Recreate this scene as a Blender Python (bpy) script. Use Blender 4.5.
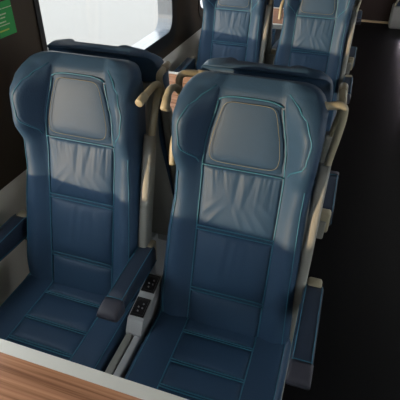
import bpy, bmesh, math, random
from mathutils import Vector, Matrix
random.seed(7)
for o in list(bpy.data.objects): bpy.data.objects.remove(o)
S = bpy.context.scene; C = S.collection
PI = math.pi
# ------------------------------------------------------------------ camera
cam = bpy.data.objects.new('camera', bpy.data.cameras.new('camera')); C.objects.link(cam)
cam.location = (0.7503, -0.9222, 1.6669)
cam.rotation_euler = (0.9446, -0.011, 0.3206)
cam.data.sensor_width = 36; cam.data.lens = 441.0/400*36; cam.data.clip_start = .02
S.camera = cam
# ------------------------------------------------------------------ sky, sun, exposure
S.view_settings.view_transform = 'Standard'; S.view_settings.look = 'None'
S.view_settings.exposure = 0.35; S.view_settings.gamma = 1; S.view_settings.use_curve_mapping = False
w = bpy.data.worlds.new('overcast_sky'); S.world = w; w.use_nodes = True
bg = w.node_tree.nodes['Background']; bg.inputs[0].default_value = (1.0, 1.0, 1.0, 1); bg.inputs[1].default_value = 4.3
sd = bpy.data.lights.new('sun', 'SUN'); sd.energy = 5.4; sd.angle = math.radians(1.2); sd.color = (1.0, .70, .42)
sun = bpy.data.objects.new('sun', sd); C.objects.link(sun)
SUN_DIR = Vector((0.66, 0.75, -0.045)).normalized()
sun.rotation_euler = SUN_DIR.to_track_quat('-Z', 'Y').to_euler(); sun.location = (-4, -5, 2)
LAMP = 1.7            # emission of the ceiling lamps

# ------------------------------------------------------------------ materials
def mat(name, col, rough=.5, spec=.5, bump=0, bscale=200, var=0, vscale=8, metal=0, coat=0):
    m = bpy.data.materials.new(name); m.use_nodes = True; nt = m.node_tree; b = nt.nodes['Principled BSDF']
    b.inputs['Base Color'].default_value = (*col, 1); b.inputs['Roughness'].default_value = rough
    b.inputs['Specular IOR Level'].default_value = spec; b.inputs['Metallic'].default_value = metal
    b.inputs['Coat Weight'].default_value = coat
    tc = nt.nodes.new('ShaderNodeTexCoord')
    if var:
        n = nt.nodes.new('ShaderNodeTexNoise'); n.inputs['Scale'].default_value = vscale; n.inputs['Detail'].default_value = 4
        nt.links.new(tc.outputs['Object'], n.inputs['Vector'])
        r = nt.nodes.new('ShaderNodeMapRange'); r.inputs[3].default_value = 1-var; r.inputs[4].default_value = 1+var
        nt.links.new(n.outputs[0], r.inputs[0])
        mx = nt.nodes.new('ShaderNodeVectorMath'); mx.operation = 'SCALE'; mx.inputs[0].default_value = col
        nt.links.new(r.outputs[0], mx.inputs['Scale']); nt.links.new(mx.outputs[0], b.inputs['Base Color'])
    if bump:
        n2 = nt.nodes.new('ShaderNodeTexNoise'); n2.inputs['Scale'].default_value = bscale; n2.inputs['Detail'].default_value = 3
        nt.links.new(tc.outputs['Object'], n2.inputs['Vector'])
        bp = nt.nodes.new('ShaderNodeBump'); bp.inputs['Strength'].default_value = bump; bp.inputs['Distance'].default_value = .002
        nt.links.new(n2.outputs[0], bp.inputs['Height']); nt.links.new(bp.outputs[0], b.inputs['Normal'])
    return m
def emit(name, col, s):
    m = bpy.data.materials.new(name); m.use_nodes = True; nt = m.node_tree; nt.nodes.clear()
    e = nt.nodes.new('ShaderNodeEmission'); e.inputs[0].default_value = (*col, 1); e.inputs[1].default_value = s
    o = nt.nodes.new('ShaderNodeOutputMaterial'); nt.links.new(e.outputs[0], o.inputs[0]); return m
def wood(name):
    m = mat(name, (.2, .09, .045), .18, .6); nt = m.node_tree; b = nt.nodes['Principled BSDF']
    tc = nt.nodes.new('ShaderNodeTexCoord'); mp = nt.nodes.new('ShaderNodeMapping'); mp.inputs['Scale'].default_value = (1.1, 55, 6)
    nt.links.new(tc.outputs['Object'], mp.inputs[0])
    n = nt.nodes.new('ShaderNodeTexNoise'); n.inputs['Scale'].default_value = 1.6; n.inputs['Detail'].default_value = 7; n.inputs['Distortion'].default_value = .4
    nt.links.new(mp.outputs[0], n.inputs['Vector'])
    r = nt.nodes.new('ShaderNodeValToRGB'); e = r.color_ramp.elements
    e[0].position = .3; e[0].color = (.16, .072, .04, 1); e[1].position = .7; e[1].color = (.62, .32, .185, 1)
    x = r.color_ramp.elements.new(.46); x.color = (.44, .21, .115, 1)
    nt.links.new(n.outputs[0], r.inputs[0]); nt.links.new(r.outputs[0], b.inputs['Base Color'])
    return m
M = {}
M['leather'] = mat('navy_leather', (.021, .055, .110), .56, .34, .25, 260, .10, 9)
M['cap'] = mat('armrest_cap_plastic', (.04, .042, .06), .5, .4, .2, 500)
M['arm'] = mat('armrest_leather', (.02, .034, .062), .5, .4, .3, 300)
M['stitch'] = mat('teal_piping', (.03, .14, .22), .5, .4)
M['thread'] = mat('pale_thread', (.17, .17, .13), .6, .3)
M['beige'] = mat('beige_plastic', (.235, .24, .225), .45, .4, .05, 300)
M['handle'] = mat('handle_plastic', (.33, .30, .215), .4, .45)
M['grey'] = mat('grey_plastic', (.36, .38, .40), .45, .4)
M['panel'] = mat('wall_panel', (.84, .81, .74), .5, .4, .05, 80)
M['pillar'] = mat('pillar_brown', (.05, .037, .025), .55, .3)
M['rubber'] = mat('black_rubber', (.012, .013, .015), .45, .4)
M['reveal'] = mat('window_reveal', (.09, .115, .15), .3, .5)
M['floor'] = mat('dark_floor', (.0028, .003, .0042), .45, .15, .2, 90)
M['ceiling'] = mat('ceiling_panel', (.22, .215, .2), .6, .3)
M['door'] = mat('door_brown', (.03, .018, .014), .5, .3)
M['strip'] = mat('threshold_strip', (.62, .46, .28), .5, .3)
M['wood'] = wood('table_laminate')
M['edge'] = mat('table_edge', (.74, .73, .68), .45, .4)
M['steel'] = mat('steel', (.3, .3, .31), .35, .5, metal=.8)
M['green'] = mat('sign_green', (.02, .36, .08), .45, .4)
M['white'] = mat('print_white', (.55, .62, .45), .6, .3)
M['yellow'] = mat('print_yellow', (.5, .55, .12), .6, .3)
M['orange'] = mat('sign_orange', (.45, .16, .03), .5, .3)
M['black'] = mat('socket_black', (.01, .01, .012), .3, .5)
M['concrete'] = mat('platform_concrete', (.155, .155, .153), .8, .2, 0, 20, .02, 1)
M['light'] = emit('lamp_diffuser', (1, .92, .82), LAMP)
M['led'] = emit('floor_lamp_lens', (1, .88, 1), 110.0)  # emission of the added boxes that throw glow on the floor
g = bpy.data.materials.new('window_glass'); g.use_nodes = True; nt = g.node_tree; nt.nodes.clear()
tr = nt.nodes.new('ShaderNodeBsdfTransparent'); tr.inputs[0].default_value = (.93, .95, .95, 1)
gl = nt.nodes.new('ShaderNodeBsdfGlossy'); gl.inputs['Roughness'].default_value = .02
mx = nt.nodes.new('ShaderNodeMixShader'); mx.inputs[0].default_value = .06
oo = nt.nodes.new('ShaderNodeOutputMaterial')
nt.links.new(tr.outputs[0], mx.inputs[1]); nt.links.new(gl.outputs[0], mx.inputs[2]); nt.links.new(mx.outputs[0], oo.inputs[0])
M['glass'] = g

# ------------------------------------------------------------------ helpers
def link(name, me, m, parent=None, smooth=True):
    me.materials.append(M[m])
    if smooth:
        for p in me.polygons: p.use_smooth = True
    o = bpy.data.objects.new(name, me); C.objects.link(o)
    if parent: o.parent = parent
    return o
def pydata(name, v, f, m, parent=None, smooth=True):
    me = bpy.data.meshes.new(name); me.from_pydata([tuple(p) for p in v], [], f); me.update()
    bm = bmesh.new(); bm.from_mesh(me); bmesh.ops.recalc_face_normals(bm, faces=bm.faces); bm.to_mesh(me); bm.free()
    return link(name, me, m, parent, smooth)
def box(name, a, b, m, parent=None, bev=0, seg=2):
    bm = bmesh.new(); bmesh.ops.create_cube(bm, size=1)
    for v in bm.verts:
        v.co = Vector([a[i] if v.co[i] < 0 else b[i] for i in range(3)])
    if bev: bmesh.ops.bevel(bm, geom=bm.edges[:], offset=bev, segments=seg, affect='EDGES', profile=.5)
    bmesh.ops.recalc_face_normals(bm, faces=bm.faces)
    me = bpy.data.meshes.new(name); bm.to_mesh(me); bm.free()
    o = link(name, me, m, parent, False)
    if bev:
        for p in me.polygons: p.use_smooth = True
        try: me.set_sharp_from_angle(angle=math.radians(50))
        except Exception: pass
    return o
def tube_data(pts, rad, n=8, closed=False, flat=1.0):
    P = [Vector(p) for p in pts]; N = len(P); v = []; f = []
    up = None
    for i in range(N):
        if closed: t = P[(i+1) % N]-P[i-1]
        else: t = P[min(i+1, N-1)]-P[max(i-1, 0)]
        t.normalize()
        if up is None: up = t.orthogonal().normalized()
        up = (up-t*up.dot(t)).normalized(); s = t.cross(up)
        r = rad[i] if isinstance(rad, (list, tuple)) else rad
        for k in range(n):
            a = 2*PI*k/n; v.append(P[i]+up*math.cos(a)*r+s*math.sin(a)*r*flat)
    for i in range(N if closed else N-1):
        j = (i+1) % N
        for k in range(n): f.append((i*n+k, i*n+(k+1) % n, j*n+(k+1) % n, j*n+k))
    if not closed: f.append(tuple(range(n))); f.append(tuple((N-1)*n+k for k in range(n)))
    return v, f
def tube(name, pts, rad, m, parent=None, n=8, closed=False):
    v, f = tube_data(pts, rad, n, closed); return pydata(name, v, f, m, parent)
def bez(pts, k=6):
    """Catmull-Rom through pts"""
    P = [Vector(p) for p in pts]; out = []
    for i in range(len(P)-1):
        a = P[max(i-1, 0)]; b = P[i]; c = P[i+1]; d = P[min(i+2, len(P)-1)]
        for j in range(k):
            t = j/k; out.append(.5*((2*b)+(c-a)*t+(2*a-5*b+4*c-d)*t*t+(3*b-a-3*c+d)*t**3))
    out.append(P[-1]); return out
def thing(name, label, cat, loc=(0, 0, 0), rz=0, group=None):
    o = bpy.data.objects.new(name, None); C.objects.link(o); o.location = loc; o.rotation_euler = (0, 0, rz)
    o.empty_display_size = .1
    tag(o, label, cat, group); return o
def tag(o, label, cat, group=None):
    o['label'] = label; o['category'] = cat
    if group: o['group'] = group
    return o
def struct(o, label=None):
    o['kind'] = 'structure'
    if label: o['label'] = label
    return o
def lerp(x, T):
    for (a, ya), (b, yb) in zip(T, T[1:]):
        if x <= b: 
            t = max(0, min(1, (x-a)/(b-a))); t = t*t*(3-2*t); return ya+(yb-ya)*t
    return T[-1][1]

# ------------------------------------------------------------------ the setting
XW = -0.36; XR = 2.47; Y0 = -3.3; Y1 = 6.38; ZC = 2.12; PITCH = 1.89
WZ0, WZ1 = .872, 1.46; WY0, WY1 = .54, 1.87      # glass opening of the window behind the front seats
struct(box('floor', (XW-.1, Y0, -.12), (XR+.1, Y1+.1, 0), 'floor'), 'dark vinyl aisle floor')
struct(box('ceiling', (XW-.1, Y0, ZC), (XR+.1, Y1+.1, ZC+.08), 'ceiling'), 'pale ceiling panel')
struct(box('ground', (-60, -60, -1.3), (60, 60, -1.2), 'concrete'), 'pale sunlit ground outside the window')
def rrect(y0, y1, z0, z1, r, n=7):
    p = []
    for cy, cz, a0 in ((y1-r, z1-r, 0), (y0+r, z1-r, PI/2), (y0+r, z0+r, PI), (y1-r, z0+r, 1.5*PI)):
        for i in range(n):
            a = a0+i*PI/2/(n-1); p.append((cy+r*math.cos(a), cz+r*math.sin(a)))
    return p
def ring(name, outer, inner, x0, x1, m, parent):
    """solid frame between two outlines with equal point counts, between x0 and x1"""
    n = len(outer); v = []
    for x in (x0, x1):
        v += [(x, a, b) for a, b in outer]+[(x, a, b) for a, b in inner]
    f = []
    for i in range(n):
        j = (i+1) % n
        f += [(i, j, n+j, n+i), (2*n+i, 3*n+i, 3*n+j, 2*n+j), (i, 2*n+i, 2*n+j, j), (n+i, n+j, 3*n+j, 3*n+i)]
    return pydata(name, v, f, m, parent, False)
def side_wall(side, x, sg):
    """sg=+1: interior lies towards +x. Solid panels around rows of window openings."""
    xo = x-sg*.10
    root = struct(thing('wall_'+side, side+' side wall with dark pillars and pale lower panel', 'wall')); del root['category']
    box('lower_panel', (min(x, xo), Y0, 0), (max(x, xo), Y1, .735), 'panel', root)
    box('upper_panel', (min(x, xo), Y0, 1.58), (max(x, xo), Y1, ZC), 'ceiling', root)
    ks = [-2, -1, 0, 1, 2]
    edges = [Y0]
    for k in ks:
        a, b = WY0+k*PITCH-.03, WY1+k*PITCH+.13
        if b > Y1: break
        edges += [max(a, Y0), b]
    edges.append(Y1)
    for i in range(0, len(edges), 2):
        if edges[i+1]-edges[i] > .02:
            box('pillar', (min(x, xo), edges[i], .735), (max(x, xo), edges[i+1], 1.58), 'pillar', root)
    nwin = 0
    for i in range(1, len(edges)-1, 2):
        nwin += 1
        a, b = edges[i], edges[i+1]
        wn = struct(bpy.data.objects.new('window_%d' % (nwin+(0 if side == 'left' else 5)), None)); C.objects.link(wn)
        inn = rrect(a+.03, b-.13, WZ0, WZ1, .09)
        rub = rrect(a+.004, b-.055, WZ0-.075, WZ1+.06, .12)
        out = rrect(a, b, .735, 1.58, .001)
        ring('surround', out, rub, x, xo, 'pillar', wn)
        ring('gasket', rub, inn, x+sg*.006, xo+sg*.005, 'rubber', wn)
        lip = rrect(a+.024, b-.124, WZ0-.006, WZ1+.006, .095)
        ring('reveal', inn, rrect(a+.034, b-.134, WZ0+.004, WZ1-.004, .088), x+sg*.004, xo+sg*.006, 'reveal', wn)
        pane = [(x-sg*.022, p, q) for p, q in inn]+[(x-sg*.028, p, q) for p, q in inn]
        n = len(inn)
        pydata('pane', pane, [tuple(range(n)), tuple(range(n, 2*n))]+[(q, (q+1) % n, n+(q+1) % n, n+q) for q in range(n)], 'glass', wn, False)
    return root
side_wall('left', XW, 1); side_wall('right', XR, -1)
struct(box('baseboard_left', (XW, Y0, 0), (XW+.012, Y1, .09), 'grey'))
wb = struct(bpy.data.objects.new('wall_back', None)); C.objects.link(wb)
box('bulkhead_panel', (XW-.1, Y1, 0), (.80, Y1+.1, ZC), 'door', wb); box('bulkhead_panel', (1.46, Y1, 0), (XR+.1, Y1+.1, ZC), 'door', wb)
dr = struct(bpy.data.objects.new('door_1', None)); C.objects.link(dr); dr['label'] = 'dark brown door at the far end of the aisle'
box('door_leaf', (.80, Y1+.02, .02), (1.46, Y1+.07, ZC), 'door', dr)
tube('door_handle', [(1.38, Y1-.03, .9), (1.38, Y1-.03, 1.3)], .012, 'steel', dr)
struct(box('trim_1', (.80, Y1-.035, 0), (1.46, Y1+.02, .022), 'strip', None, .004), 'pale yellow threshold strip at the foot of the far door')
struct(box('wall_front', (XW-.1, Y0-.1, 0), (XR+.1, Y0, ZC), 'panel'))

# ------------------------------------------------------------------ the seats
REC = .2645; SR, CR = math.sin(REC), math.cos(REC); ZJ = .46
MID = .285                                   # half the distance between two back-to-back seats
def bk(x, s, n): return Vector((x, s*SR-n*CR, ZJ+s*CR+n*SR))
WT = [(-.10, .232), (.0, .224), (.1, .217), (.2, .210), (.45, .199), (.54, .200), (.6, .205), (.69, .208), (.74, .204), (.77, .197), (.788, .186), (.80, .172), (.807, .156), (.811, .135)]
HWT = [(-.1, .012), (.10, .020), (.42, .022), (.52, .034), (.60, .078), (.69, .086), (.74, .062), (.785, .022), (.81, .010)]
WPT = [(-.1, .123), (.1, .121), (.34, .121), (.545, .121), (.60, .117), (.76, .089), (.81, .08)]
ASYM = 1                                     # the side away from the aisle has a wider bolster
def Wd(s, x=0):
    ex = lerp(s, [(-.02, 0), (.1, .013), (.3, .013), (.56, 0)]) if x*ASYM < 0 else 0
    return Wd0(s)+ex
def Wd0(s):
    for (a, ya), (b, yb) in zip(WT, WT[1:]):
        if s <= b: t = (s-a)/(b-a); return ya+(yb-ya)*max(t, 0)
    return WT[-1][1]
def front(x, s):
    wp = lerp(s, WPT); W = Wd(s, x); ax = abs(x)
    top = max(0, (s-.765)/.045); drop = .020*min(1, top)**2
    if ax <= wp: return -.004+lerp(s, [(.5, 0), (.6, .012), (.76, .016), (.8, .01)])-drop
    b0 = lerp(s, [(.5, 0), (.6, .012), (.76, .016), (.8, .01)])
    t = (ax-wp)/max(W-wp, .01); H = lerp(s, HWT)
    if t < .74: q = t/.74; n = b0+(H-b0)*(q*q*(3-2*q))+.008*math.sin(PI*q)
    else: q = (t-.74)/.26; n = H-(.040)*(1-math.sqrt(max(0, 1-q*q)))
    n -= .004*max(0, 1-t*14)
    return n-drop
def thick(s): return min(.085, (MID-.012-SR*s)/CR, lerp(s, [(.5, .085), (.78, .036)]))
def surf(x, s, e=0): return bk(x, s, front(x, s)+e)
def mesh_back():
    v = []; f = []; ss = [-.10+i*.02 for i in range(43)]+[.768, .775, .782, .789, .795, .80, .804, .807, .811]
    nf, nb = 41, 9
    for s in ss:
        T = thick(s)
        for i in range(nf):
            a = -1+2*i/(nf-1); a = math.sin(a*PI/2)*.35+a*.65
            v.append(surf(a*Wd(s, a), s))
        for i in range(nb):
            a = 1-2*i/(nb-1); e = abs(a)**6
            nn = -T+(.02)*e
            if s > .77: nn += min(.02, (s-.77)*.5)
            W = Wd(s, a); v.append(bk(a*(W-.004), s, min(nn, front(math.copysign(W, a), s)-.003)))
    n = nf+nb
    for i in range(len(ss)-1):
        for k in range(n): f.append((i*n+k, i*n+(k+1) % n, (i+1)*n+(k+1) % n, (i+1)*n+k))
    f.append(tuple(range(n))); f.append(tuple((len(ss)-1)*n+k for k in range(n)))
    return v, f
def patch(s0, s1, wfun, H, corner, wr=None, na=33, nb=29):
    """pillow panel between s0 and s1 on the backrest front; wfun(s) half width"""
    v = []; f = []
    for j in range(nb):
        b = -1+2*j/(nb-1); b = math.sin(b*PI/2)*.5+b*.5
        for i in range(na):
            a = -1+2*i/(na-1); a = math.sin(a*PI/2)*.5+a*.5
            aa = a*math.sqrt(1-corner*b*b/2); bb = b*math.sqrt(1-corner*a*a/2)
            s = (s0+s1)/2+(s1-s0)/2*bb; x = aa*wfun(s)
            e = math.sqrt(max(0, (1-abs(a)**5)*(1-abs(b)**5)))
            n = -.005+H*e+.004*(1-a*a)*(1-b*b)
            if wr: n += wr(a, b, x, s)*e
            v.append(bk(x, s, n+lerp(s, [(.5, 0), (.6, .012), (.76, .016), (.8, .01)])))
    for j in range(nb-1):
        for i in range(na-1): f.append((j*na+i, j*na+i+1, (j+1)*na+i+1, (j+1)*na+i))
    return v, f
rw = random.Random(21)
CREASES = [(-.108+.0128*i+rw.uniform(-.004, .004), rw.uniform(-.035, .035)-.03*(i-8.5)/8.5, rw.uniform(.25, .75), rw.uniform(.0022, .0042), rw.uniform(.0016, .0042)*(1 if i % 4 else -1)) for i in range(18)]
LOW = [(.10, .60, -.9), (.085, .80, -1.2), (.06, .92, -1.6), (-.10, .70, 1.0), (-.085, .88, 1.3), (.02, .9, -2.2)]   # slack folds near the lower corners
def gather(a, b, x, s):
    d = (1-b)/2                                       # 0 at the top seam
    n = 0
    for x0, sl, ln, wd, am in CREASES:
        n += am*math.exp(-((x-x0-sl*d)/(wd*(1+d)))**2)*max(0, 1-d/ln)
    for x0, d0, k in LOW:
        u = (x-x0)*k*5+(d-d0)*1.0
        n += .0028*math.exp(-(u/.05)**2)*math.exp(-((x-x0)/.035)**2)
    return n
def gather2(a, b, x, s):
    d = (1-b)/2
    return .004*math.exp(-((x+.02+.02*d)/.008)**2)*(1-d)+.003*math.exp(-((x-.012+.02*d)/.006)**2)*math.exp(-d*2)-.003*math.exp(-((x-.05)/.012)**2)*math.exp(-d*3)
def cush_top(x, d):
    ax = abs(x); t = max(0, (ax-.119)/(.232-.119))
    z = -.006 if ax < .119 else -.002+.016*math.sin(PI*min(t, 1)*.62)-.03*max(0, (t-.72)/.28)**3
    front_drop = .05*max(0, (d-.40)/.075)**2
    return ZJ+z-front_drop+.004*max(0, (.03-d)/.03)
def mesh_cushion():
    v = []; f = []; ds = [-.03+.0175*i for i in range(30)]
    nf = 37; n = nf+6
    for d in ds:
        w = .232-.03*max(0, (d-.40)/.08)**2
        for i in range(nf):
            a = -1+2*i/(nf-1); a = math.sin(a*PI/2)*.35+a*.65
            v.append(Vector((a*w, -d, cush_top(a*.232, d))))
        zb = ZJ-.12+.03*max(0, (d-.38)/.1)
        for i in range(6):
            a = 1-2*i/5; v.append(Vector((a*w*.97, -d, zb+(.02 if i in (0, 5) else 0))))
    for i in range(len(ds)-1):
        for k in range(n): f.append((i*n+k, i*n+(k+1) % n, (i+1)*n+(k+1) % n, (i+1)*n+k))
    f.append(tuple(range(n))); f.append(tuple((len(ds)-1)*n+k for k in range(n)))
    return v, f
def cush_patch(d0, d1, H, na=25, nb=15):
    v = []; f = []
    for j in range(nb):
        b = -1+2*j/(nb-1); b = math.sin(b*PI/2)*.5+b*.5
        for i in range(na):
            a = -1+2*i/(na-1); a = math.sin(a*PI/2)*.5+a*.5
            e = math.sqrt(max(0, (1-abs(a)**6)*(1-abs(b)**4)))
            d = (d0+d1)/2+(d1-d0)/2*b
            v.append(Vector((a*.116, -d, cush_top(0, d)-.002+H*e)))
    for j in range(nb-1):
        for i in range(na-1): f.append((j*na+i, j*na+i+1, (j+1)*na+i+1, (j+1)*na+i))
    return v, f
def wing_patch(sg):
    """inner face of the headrest wing, bounded by a curved seam"""
    v = []; f = []; na, nb = 9, 17
    for j in range(nb):
        q = j/(nb-1); s = .560+q*.222; tm = lerp(s, [(.56, .12), (.615, .66), (.67, .74), (.72, .62), (.75, .40), (.782, .14)])
        for i in range(na):
            t = .03+(tm-.03)*i/(na-1); wp = lerp(s, WPT); x = wp+t*(Wd(s)-wp)
            e = min(i, na-1-i, j, nb-1-j)
            v.append(surf(sg*x, s, (-.002, .0025, .0045)[min(e, 2)]))
    for j in range(nb-1):
        for i in range(na-1): f.append((j*na+i, j*na+i+1, (j+1)*na+i+1, (j+1)*na+i))
    seam = [v[j*na+na-1] for j in range(nb)]
    return v, f, seam
def sweep_rect(path, hw, hd, bev=.3):
    """rounded-rectangle rail in the backrest frame: path of (x,s,n), half width (x) and half depth (n)"""
    v = []; f = []; k = 12
    for (x, s, n), a, b in zip(path, hw, hd):
        for i in range(k):
            t = 2*PI*(i+.5)/k; c, q = math.cos(t), math.sin(t)
            c = math.copysign(abs(c)**.5, c); q = math.copysign(abs(q)**.5, q)
            v.append(bk(x+c*a, s, n+q*b))
    for i in range(len(path)-1):
        for j in range(k): f.append((i*k+j, i*k+(j+1) % k, (i+1)*k+(j+1) % k, (i+1)*k+j))
    f.append(tuple(range(k))); f.append(tuple((len(path)-1)*k+j for j in range(k)))
    return v, f
MESH = {}
def shared(key, name, maker, m, parent):
    """mesh data made once, shared between seats"""
    if key not in MESH:
        o = pydata(name, *maker(), m, parent); MESH[key] = o.data; return o
    o = bpy.data.objects.new(name, MESH[key]); C.objects.link(o); o.parent = parent; return o
PANELS = [(.556, .754), (.347, .548), (.123, .339), (-.02, .115)]
wpad = lambda s: lerp(s, WPT)-.004
def wrow(s): return lerp(s, WPT)-.003
def seam_tubes(paths, r=.0021, n=5):
    V = []; F = []
    for p in paths:
        v, f = tube_data(p, r, n); o = len(V); V += v; F += [tuple(i+o for i in q) for q in f]
    return V, F
def back_side(sg): return [surf(sg*lerp(s, WPT), s, .0035) for s in [-.02+i*.02 for i in range(39)]]
def pad_stitch():
    p = []
    for i in range(65):
        a = 2*PI*i/64; c, q = math.cos(a), math.sin(a)
        c = math.copysign(abs(c)**.28, c); q = math.copysign(abs(q)**.28, q)
        s = .657+q*.087; p.append(bk(c*(lerp(s, WPT)-.016), s, .0065+.0125+lerp(s, [(.5, 0), (.6, .0015), (.76, .004)])))
    return p
HANDLES = {}
ARMS = {'wall': (-1, -.265, -.245), 'mid': (1, .236, -.212), 'aisle': (1, .263, -.245), 'wall_r': (1, .265, -.245), 'mid_r': (-1, -.265, -.222), 'aisle_r': (-1, -.263, -.245)}
def make_seat(name, label, group, loc, rz, arms, handles, aisle):
    global ASYM
    ASYM = aisle
    t = thing(name, label, 'seat', loc, rz, group)
    bc = shared('bc%d' % aisle, 'backrest', mesh_back, 'leather', t)
    shared('pad', 'headrest_pad', lambda: patch(.556, .760, wpad, .008, .11), 'leather', t)
    shared('st', 'stitching', lambda: seam_tubes([pad_stitch()], .0009), 'thread', t.children[-1] if False else bc)
    shared('p1', 'upper_back_panel', lambda: patch(.349, .548, wrow, .013, .03, gather, 61, 33), 'leather', t)
    shared('p2', 'middle_back_panel', lambda: patch(.125, .337, wrow, .013, .03, gather2, 45, 25), 'leather', t)
    shared('p3', 'lower_back_panel', lambda: patch(-.03, .113, wrow, .013, .03), 'leather', t)
    for sg in (-1, 1):
        wv = shared('w%d' % sg, 'wing_panel', lambda: wing_patch(sg)[:2], 'leather', bc)
        shared('ws%d' % sg, 'piping', lambda: seam_tubes([[p+Vector((0, -.0015, 0)) for p in wing_patch(sg)[2]]]), 'stitch', bc)
        shared('bs%d' % sg, 'piping', lambda: seam_tubes([back_side(sg)]), 'stitch', bc)
        shared('be%d%d' % (sg, aisle), 'piping', lambda: seam_tubes([[surf(sg*(lerp(s, WPT)+.80*(Wd(s, sg)-lerp(s, WPT))), s, .0012) for s in [-.03+i*.02 for i in range(29)]]], .0014), 'stitch', bc)
    for s in (.552, .352, .340, .128, .116):
        shared('br%.3f' % s, 'piping', lambda: seam_tubes([[surf(lerp(s, WPT)*a/8, s, .0055) for a in range(-8, 9)]], .0019), 'stitch', bc)
    shared('ptop', 'piping', lambda: seam_tubes([[surf(lerp(.758, WPT)*a/8, .758-.012*abs(a/8)**4, .004) for a in range(-8, 9)]]), 'stitch', bc)
    cu = shared('cu', 'seat_cushion', mesh_cushion, 'leather', t)
    for k, (d0, d1) in enumerate(((-.005, .045), (.055, .160), (.171, .250), (.261, .40))):
        shared('c%d' % k, 'seat_panel', lambda: cush_patch(d0, d1, .011), 'leather', cu)
    for k, d in enumerate((.047, .0545, .1625, .1705, .252, .260)):
        shared('cr%d' % k, 'piping', lambda: seam_tubes([[Vector((.117*a/6, -d, cush_top(0, d)+.0045)) for a in range(-6, 7)]]), 'stitch', cu)
    for sg in (-1, 1):
        shared('cs%d' % sg, 'piping', lambda: seam_tubes([[Vector((sg*.1185, -d, cush_top(.1185, d)+.004)) for d in [i*.02 for i in range(21)]]]), 'stitch', cu)
        shared('ce%d' % sg, 'piping', lambda: seam_tubes([[Vector((sg*.212, -d, cush_top(.212, d)+.001)) for d in [i*.02 for i in range(21)]]], .0014), 'stitch', cu)
    # moulded shell: back panel and a rail along each side
    def shell():
        v = []; f = []; ss = [-.09+i*.05 for i in range(17)]
        for s in ss:
            for e in (0, .009):
                for a in range(-4, 5): v.append(bk((Wd(s, a)-.004)*a/4, s, -min(thick(s)+.004+e, (MID-.001-SR*s)/CR)+.016*abs(a/4)**6))
        for i in range(len(ss)-1):
            for k in range(8):
                for h in (0, 9): f.append((i*18+h+k, i*18+h+k+1, (i+1)*18+h+k+1, (i+1)*18+h+k))
            for k in (0, 8): f.append((i*18+k, i*18+9+k, (i+1)*18+9+k, (i+1)*18+k))
        return v, f
    shared('sh%d' % aisle, 'back_shell', shell, 'beige', t)
    for sg in (-1, 1):
        def rail():
            ss = [-.16, -.05, .06, .18, .30, .42, .50, .56, .60]
            if sg == aisle:
                path = [(sg*(.222+.004*(s < 0)), s, -.036-.012*(s < .1)) for s in ss]
                return sweep_rect(path, [.017]*len(ss), [.032, .032, .030, .028, .027, .026, .024, .022, .016])
            path = [(sg*.196, s, -.062) for s in ss]
            return sweep_rect(path, [.012]*len(ss), [.018]*len(ss))
        shared('rail%d%d' % (sg, sg == aisle), 'side_rail', rail, 'beige', t)
        key = 'sf%d%d' % (sg, sg == aisle); xf = sg*(.228 if sg == aisle else .212)
        if key not in MESH:
            o = box('seat_side_frame', (xf-.007, -.40, .30), (xf+.007, .02, .425), 'beige', t, .005); MESH[key] = o.data
        else:
            o = bpy.data.objects.new('seat_side_frame', MESH[key]); C.objects.link(o); o.parent = t
    # pedestal
    for key, nm, a, b in (('pd', 'pedestal', (-.10, -.22, .02), (.10, .10, .34)), ('pf', 'floor_plate', (-.16, -.30, 0), (.16, .16, .02)), ('pp', 'seat_pan', (-.222, -.40, .30), (.222, .06, .345))):
        if key not in MESH: MESH[key] = box(nm, a, b, 'grey' if key != 'pf' else 'steel', t, .006).data
        else:
            o = bpy.data.objects.new(nm, MESH[key]); C.objects.link(o); o.parent = t
    # armrests
    for ak in arms:
        sg, xa, ye = ARMS[ak]; key = 'arm_'+ak
        xc = xa
        if key not in MESH:
            prof = [(.085, .668, .596), (.06, .672, .592), (-.04, .668, .596), (ye+.09, .664, .604), (ye+.055, .662, .608)]
            ar = loft_arm('armrest', prof, xc, .030, 'arm', t); MESH[key] = ar.data
            y0 = ye+.057
            cp = loft_arm('armrest_cap', [(y0, .6635, .607), (ye+.04, .663, .608), (ye+.015, .658, .615), (ye+.003, .650, .624), (ye, .641, .632)], xc, .0315, 'cap', t)
            MESH[key+'c'] = cp.data
            pip = []
            for e in (-1, 1):
                pip.append([Vector((xc+e*.024, y, z+.0005)) for y, z, _ in prof])
                pip.append([Vector((xc+e*.0305, y, zb+.014)) for y, z, zb in prof])
            pip.append([Vector((xc+a*.0305, y0, .664-.05*max(0, abs(a)-.8)-.04*max(0, abs(a)-.95))) for a in (-1, -.9, -.7, 0, .7, .9, 1)])
            po = pydata('piping', *seam_tubes(pip, .0015), 'stitch', ar); MESH[key+'p'] = po.data
            b1 = box('armrest_bracket', (xc-.022, .075, .585), (xc+.022, .118, .672), 'handle', t, .008); MESH[key+'b'] = b1.data
            b2 = box('armrest_hinge', (min(sg*.226, xc+sg*.01), .07, .56), (max(sg*.226, xc+sg*.01), .13, .64), 'beige', t, .006); MESH[key+'h'] = b2.data
        else:
            for kk, nm in (('', 'armrest'), ('c', 'armrest_cap'), ('b', 'armrest_bracket'), ('h', 'armrest_hinge'), ('p', 'piping')):
                o = bpy.data.objects.new(nm, MESH[key+kk]); C.objects.link(o); o.parent = ar if kk == 'p' else t
                if kk == '': ar = o
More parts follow.
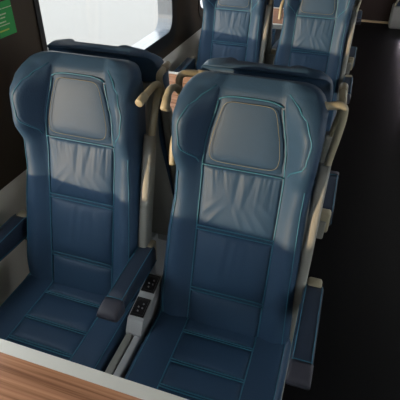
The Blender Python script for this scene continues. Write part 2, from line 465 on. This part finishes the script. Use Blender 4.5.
    # grab handles
    for hk in handles:
        if hk not in HANDLES:
            pts, tip = HANDLE_PATHS[hk]
            p = bez(pts, 6)
            o = tube('grab_handle', p, .0108, 'handle', t, 12)
            d = (p[-1]-p[-2]).normalized()
            sl = tube('handle_tip', [p[-1]-d*.035, p[-1]-d*.034, p[-1]+d*.004, p[-1]+d*.006], [.0110, .0124, .0124, .0100], 'handle', o, 12)
            HANDLES[hk] = (o.data, sl.data)
        else:
            o = bpy.data.objects.new('grab_handle', HANDLES[hk][0]); C.objects.link(o); o.parent = t
            q = bpy.data.objects.new('handle_tip', HANDLES[hk][1]); C.objects.link(q); q.parent = o
    return t
def loft_arm(name, prof, xc, hw, m, parent):
    v = []; f = []; k = 16
    for y, zt, zb in prof:
        for i in range(k):
            a = 2*PI*(i+.5)/k; c, q = math.cos(a), math.sin(a)
            c = math.copysign(abs(c)**.32, c); q = math.copysign(abs(q)**.32, q)
            v.append(Vector((xc+c*hw, y, (zt+zb)/2+q*(zt-zb)/2)))
    for i in range(len(prof)-1):
        for j in range(k): f.append((i*k+j, i*k+(j+1) % k, (i+1)*k+(j+1) % k, (i+1)*k+j))
    f.append(tuple(range(k))); f.append(tuple((len(prof)-1)*k+j for j in range(k)))
    o = pydata(name, v, f, m, parent)
    return o
def rl(sg, s): return bk(sg*.228, s, -.034)
HANDLE_PATHS = {
    # forward bar: rail rises to the middle, then a bar points to the seat front
    'fwd_r': ([rl(1, .52), rl(1, .60), (.236, .212, 1.12), (.234, .245, 1.165), (.234, .222, 1.180), (.234, .165, 1.178), (.233, .112, 1.170)], 1),
    'fwd_l': ([rl(-1, .52), rl(-1, .60), (-.238, .255, 1.12), (-.24, .280, 1.165), (-.238, .272, 1.182), (-.236, .245, 1.186), (-.234, .200, 1.19)], 1),
    'hook_l': ([rl(-1, .52), rl(-1, .60), (-.215, .235, 1.08), (-.222, .255, 1.135), (-.230, .225, 1.178), (-.234, .178, 1.188), (-.234, .138, 1.152)], 1),
    'in_l': ([rl(-1, .52), rl(-1, .60), (-.238, .205, 1.11), (-.243, .218, 1.165), (-.236, .215, 1.195), (-.20, .20, 1.197), (-.165, .185, 1.195)], 1),
    'in_rb': ([rl(1, .52), rl(1, .60), (.240, .245, 1.10), (.246, .272, 1.15), (.240, .272, 1.190), (.21, .255, 1.194), (.165, .23, 1.185)], 1),
    'in_r': ([rl(1, .52), rl(1, .60), (.238, .205, 1.11), (.243, .218, 1.165), (.236, .215, 1.195), (.20, .20, 1.197), (.165, .185, 1.195)], 1),
}
P = .53
rows = [
 (0.0, 'blue leather window seat in front, beside the dark window pillar', 'blue leather aisle seat in front, nearest the dark aisle'),
 (PITCH, 'blue leather seat behind the far table, on the window side', 'blue leather seat behind the far table, on the aisle side'),
 (2*PITCH, 'distant blue leather window seat in the last visible row, mostly hidden', 'distant blue leather aisle seat in the last visible row, mostly hidden'),
]
rrows = [
 (2*MID, 'seat facing away, only its headrest showing behind the front window seat', 'seat facing away, only its headrest top and handle showing behind the front aisle seat'),
 (PITCH+2*MID, 'seat facing away, backed against the window seat behind the far table', 'seat facing away, backed against the aisle seat behind the far table'),
]
G = 'blue leather train seats'
for y, la, lb in rows:
    make_seat('train_chair', la, G, (.004, y, 0), 0, ('wall', 'mid'), ('fwd_r',), 1)
    make_seat('train_chair', lb, G, (P+.004, y, 0), 0, ('aisle',), ('hook_l', 'in_r'), 1)
for y, la, lb in rrows:
    make_seat('train_chair', la, G, (-.018, y, 0), PI, ('wall_r', 'mid_r'), ('fwd_l',), -1)
    make_seat('train_chair', lb, G, (P, y, 0), PI, ('aisle_r',), ('in_rb', 'fwd_l'), -1)

# ------------------------------------------------------------------ power socket consoles between the seats
def console(y, label):
    t = thing('socket_console', label, 'power sockets', (.272, y, 0), 0, 'socket consoles between the seats')
    # sloping housing
    v = [(-.026, .068, .560), (.026, .068, .560), (.027, -.105, .518), (-.027, -.105, .518), (-.027, -.127, .474), (.027, -.127, .474),
         (-.024, .068, .36), (.024, .068, .36), (.027, -.127, .36), (-.027, -.127, .36)]
    pydata('housing', v, [(0, 1, 2, 3), (3, 2, 5, 4), (6, 7, 1, 0), (4, 5, 8, 9), (0, 3, 4, 9, 6), (1, 7, 8, 5, 2), (6, 9, 8, 7)], 'grey', t, False)
    sl = Vector((0, -.215, -.052)).normalized(); nn = Vector((0, -.052, .215)).normalized()
    for k, d in enumerate((.084, .176)):
        c = Vector((0, .11, .570))+sl*d
        def q(a, b, h): return c+Vector((a, 0, 0))+sl*b+nn*h
        vv = []
        for h, r in ((-.002, 1), (.004, 1), (.004, .82), (.001, .74)):
            vv += [q(s1*.0235*r, s2*.034*r, h) for s1, s2 in ((-1, -1), (1, -1), (1, 1), (-1, 1))]
        ff = []
        for l in range(3):
            for i in range(4): ff.append((l*4+i, l*4+(i+1) % 4, l*4+4+(i+1) % 4, l*4+4+i))
        ff.append((12, 13, 14, 15))
        so = pydata('socket', vv, ff, 'black', t, False)
        for a, b in ((-.007, 0), (.007, .002), (-.004, .014), (.006, -.013)):
            tube('contact', [q(a, b, .0005), q(a, b, .004)], .003, 'steel', so, 8)
    # two long cover plates with a gap between
    box('cover_plate', (-.0265, -.42, .36), (-.002, -.125, .468), 'beige', t, .005)
    box('cover_plate', (.002, -.42, .36), (.0265, -.125, .468), 'grey', t, .005)
    box('support_arm', (-.02, -.30, .02), (.02, .05, .36), 'grey', t, .006)
    box('floor_foot', (-.05, -.34, 0), (.05, .10, .02), 'steel', t, .004)
console(0, 'grey console with two black power sockets under the front centre armrest')
console(PITCH, 'grey console with two black power sockets between the seats behind the far table')

# ------------------------------------------------------------------ tables
def table(yc, label):
    t = thing('train_table', label, 'table', (.19, yc, 0), 0, 'wood laminate train tables')
    hx, hy = .535, .30
    box('tabletop', (-hx+.03, -hy+.032, .712), (hx-.03, hy-.032, .7375), 'wood', t)
    o = rrect(-hx, hx, -hy, hy, .05); i = rrect(-hx+.031, hx-.031, -hy+.033, hy-.033, .025)
    # rim lies in the xy plane
    n = len(o); v = []
    for z, oo, ii in ((.706, 0, 0), (.736, 0, 0), (.740, .004, .001)):
        v += [(a*(1-oo), b*(1-oo*1.5), z) for a, b in o]+[(a, b, z) for a, b in i]
    f = []
    for k in range(n):
        j = (k+1) % n
        f += [(k, j, n+j, n+k), (4*n+k, 5*n+k, 5*n+j, 4*n+j)]
        for l in (0, 1): f += [(2*l*n+k, 2*l*n+2*n+k, 2*l*n+2*n+j, 2*l*n+j), ((2*l+1)*n+k, (2*l+1)*n+j, (2*l+3)*n+j, (2*l+3)*n+k)]
    pydata('edge_rim', v, f, 'edge', t, False)
    box('table_leg', (-.06, -.03, .02), (.0, .03, .712), 'grey', t, .008)
    box('foot_plate', (-.12, -.12, 0), (.06, .12, .02), 'steel', t, .005)
    box('wall_bracket', (-hx-.012, -.2, .66), (-hx+.06, .2, .706), 'grey', t, .005)
    return t
TY = 1.19
table(TY-PITCH-.022, 'wood topped table with pale rim in the near left corner')
table(TY, 'far table with pale rim between the seats facing each other')
table(TY+PITCH, 'distant wood table glimpsed between the two far seats')

# ------------------------------------------------------------------ sign on the pillar
sg_ = thing('green_sign', 'green notice with pale text lines on the dark pillar', 'sign', (XW, .305, 1.335))
box('sign_plate', (0, -.10, -.104), (.003, .088, .003), 'green', sg_)
LN = [(-.09, .086, -.017, .0025, 'white'), (-.09, .054, -.034, .004, 'white'), (-.09, .046, -.0445, .004, 'white'), (-.09, .046, -.058, .004, 'white'), (-.09, .062, -.0675, .003, 'white'), (-.09, .053, -.084, .0045, 'yellow')]
for a, b, z, h, m in LN:
    # rows of broken strokes like a line of print
    y = a
    while y < b:
        wv = min(random.uniform(.03, .06), b-y)
        box('text_line', (.003, y, z-h/2), (.0038, y+wv, z+h/2), m, sg_); y += wv+.002
s2 = thing('orange_sign', 'small orange notice above the green notice', 'sign', (XW, .27, 1.357))
box('sign_plate', (0, -.08, -.012), (.003, .10, .05), 'orange', s2)
box('text_line', (.003, -.07, .0), (.0038, .06, .006), 'white', s2)

# ------------------------------------------------------------------ across the aisle
b = thing('seat_base', 'beige moulded seat base at the far end of the aisle', 'seat base', (1.47, 6.10, 0))
box('base_shell', (-.22, -.03, 0), (.3, .24, .30), 'beige', b, .03, 4)
box('cushion', (-.19, -.02, .30), (.28, .22, .37), 'arm', b, .025, 4)
tube('rim', bez([(-.205, -.02, .305), (-.16, -.035, .40), (-.05, -.035, .415), (.2, -.035, .41)]), .014, 'handle', b)
pl = struct(box('trim_2', (1.45, -1.5, 0), (XR, 5.7, .16), 'pillar'), 'dark plinth along the far side of the aisle')
for k, y in enumerate((3.70, 4.58, 5.5)):  # invented light boxes out of view, added for glow spots on the floor
    t = thing('floor_lamp', ['small courtesy lamp low beside the aisle, nearest', 'small courtesy lamp low beside the aisle, middle one', 'small courtesy lamp low beside the aisle, farthest'][k], 'lamp', (1.45, y, .02), 0, 'courtesy lamps along the aisle')
    box('lamp_body', (-.02, -.05, 0), (0, .05, .04), 'grey', t, .004)
    box('lens', (-.024, -.04, .006), (-.0195, .04, .034), 'led', t)

# ------------------------------------------------------------------ ceiling lamps
for x, nm in ((.15, 'over the window seats'), (1.95, 'over the opposite seats')):
    for k, (y, wd) in enumerate(((-1.6, 'nearest'), (.8, 'second'), (3.2, 'third'), (5.2, 'farthest'))):
        t = thing('ceiling_lamp', 'long warm ceiling lamp %s, %s from the front' % (nm, wd), 'lamp', (x, y, ZC), 0, 'ceiling lamps')
        box('lamp_frame', (-.11, -.62, -.03), (.11, .62, 0), 'grey', t, .006)
        box('diffuser', (-.09, -.60, -.036), (.09, .60, -.029), 'light', t)
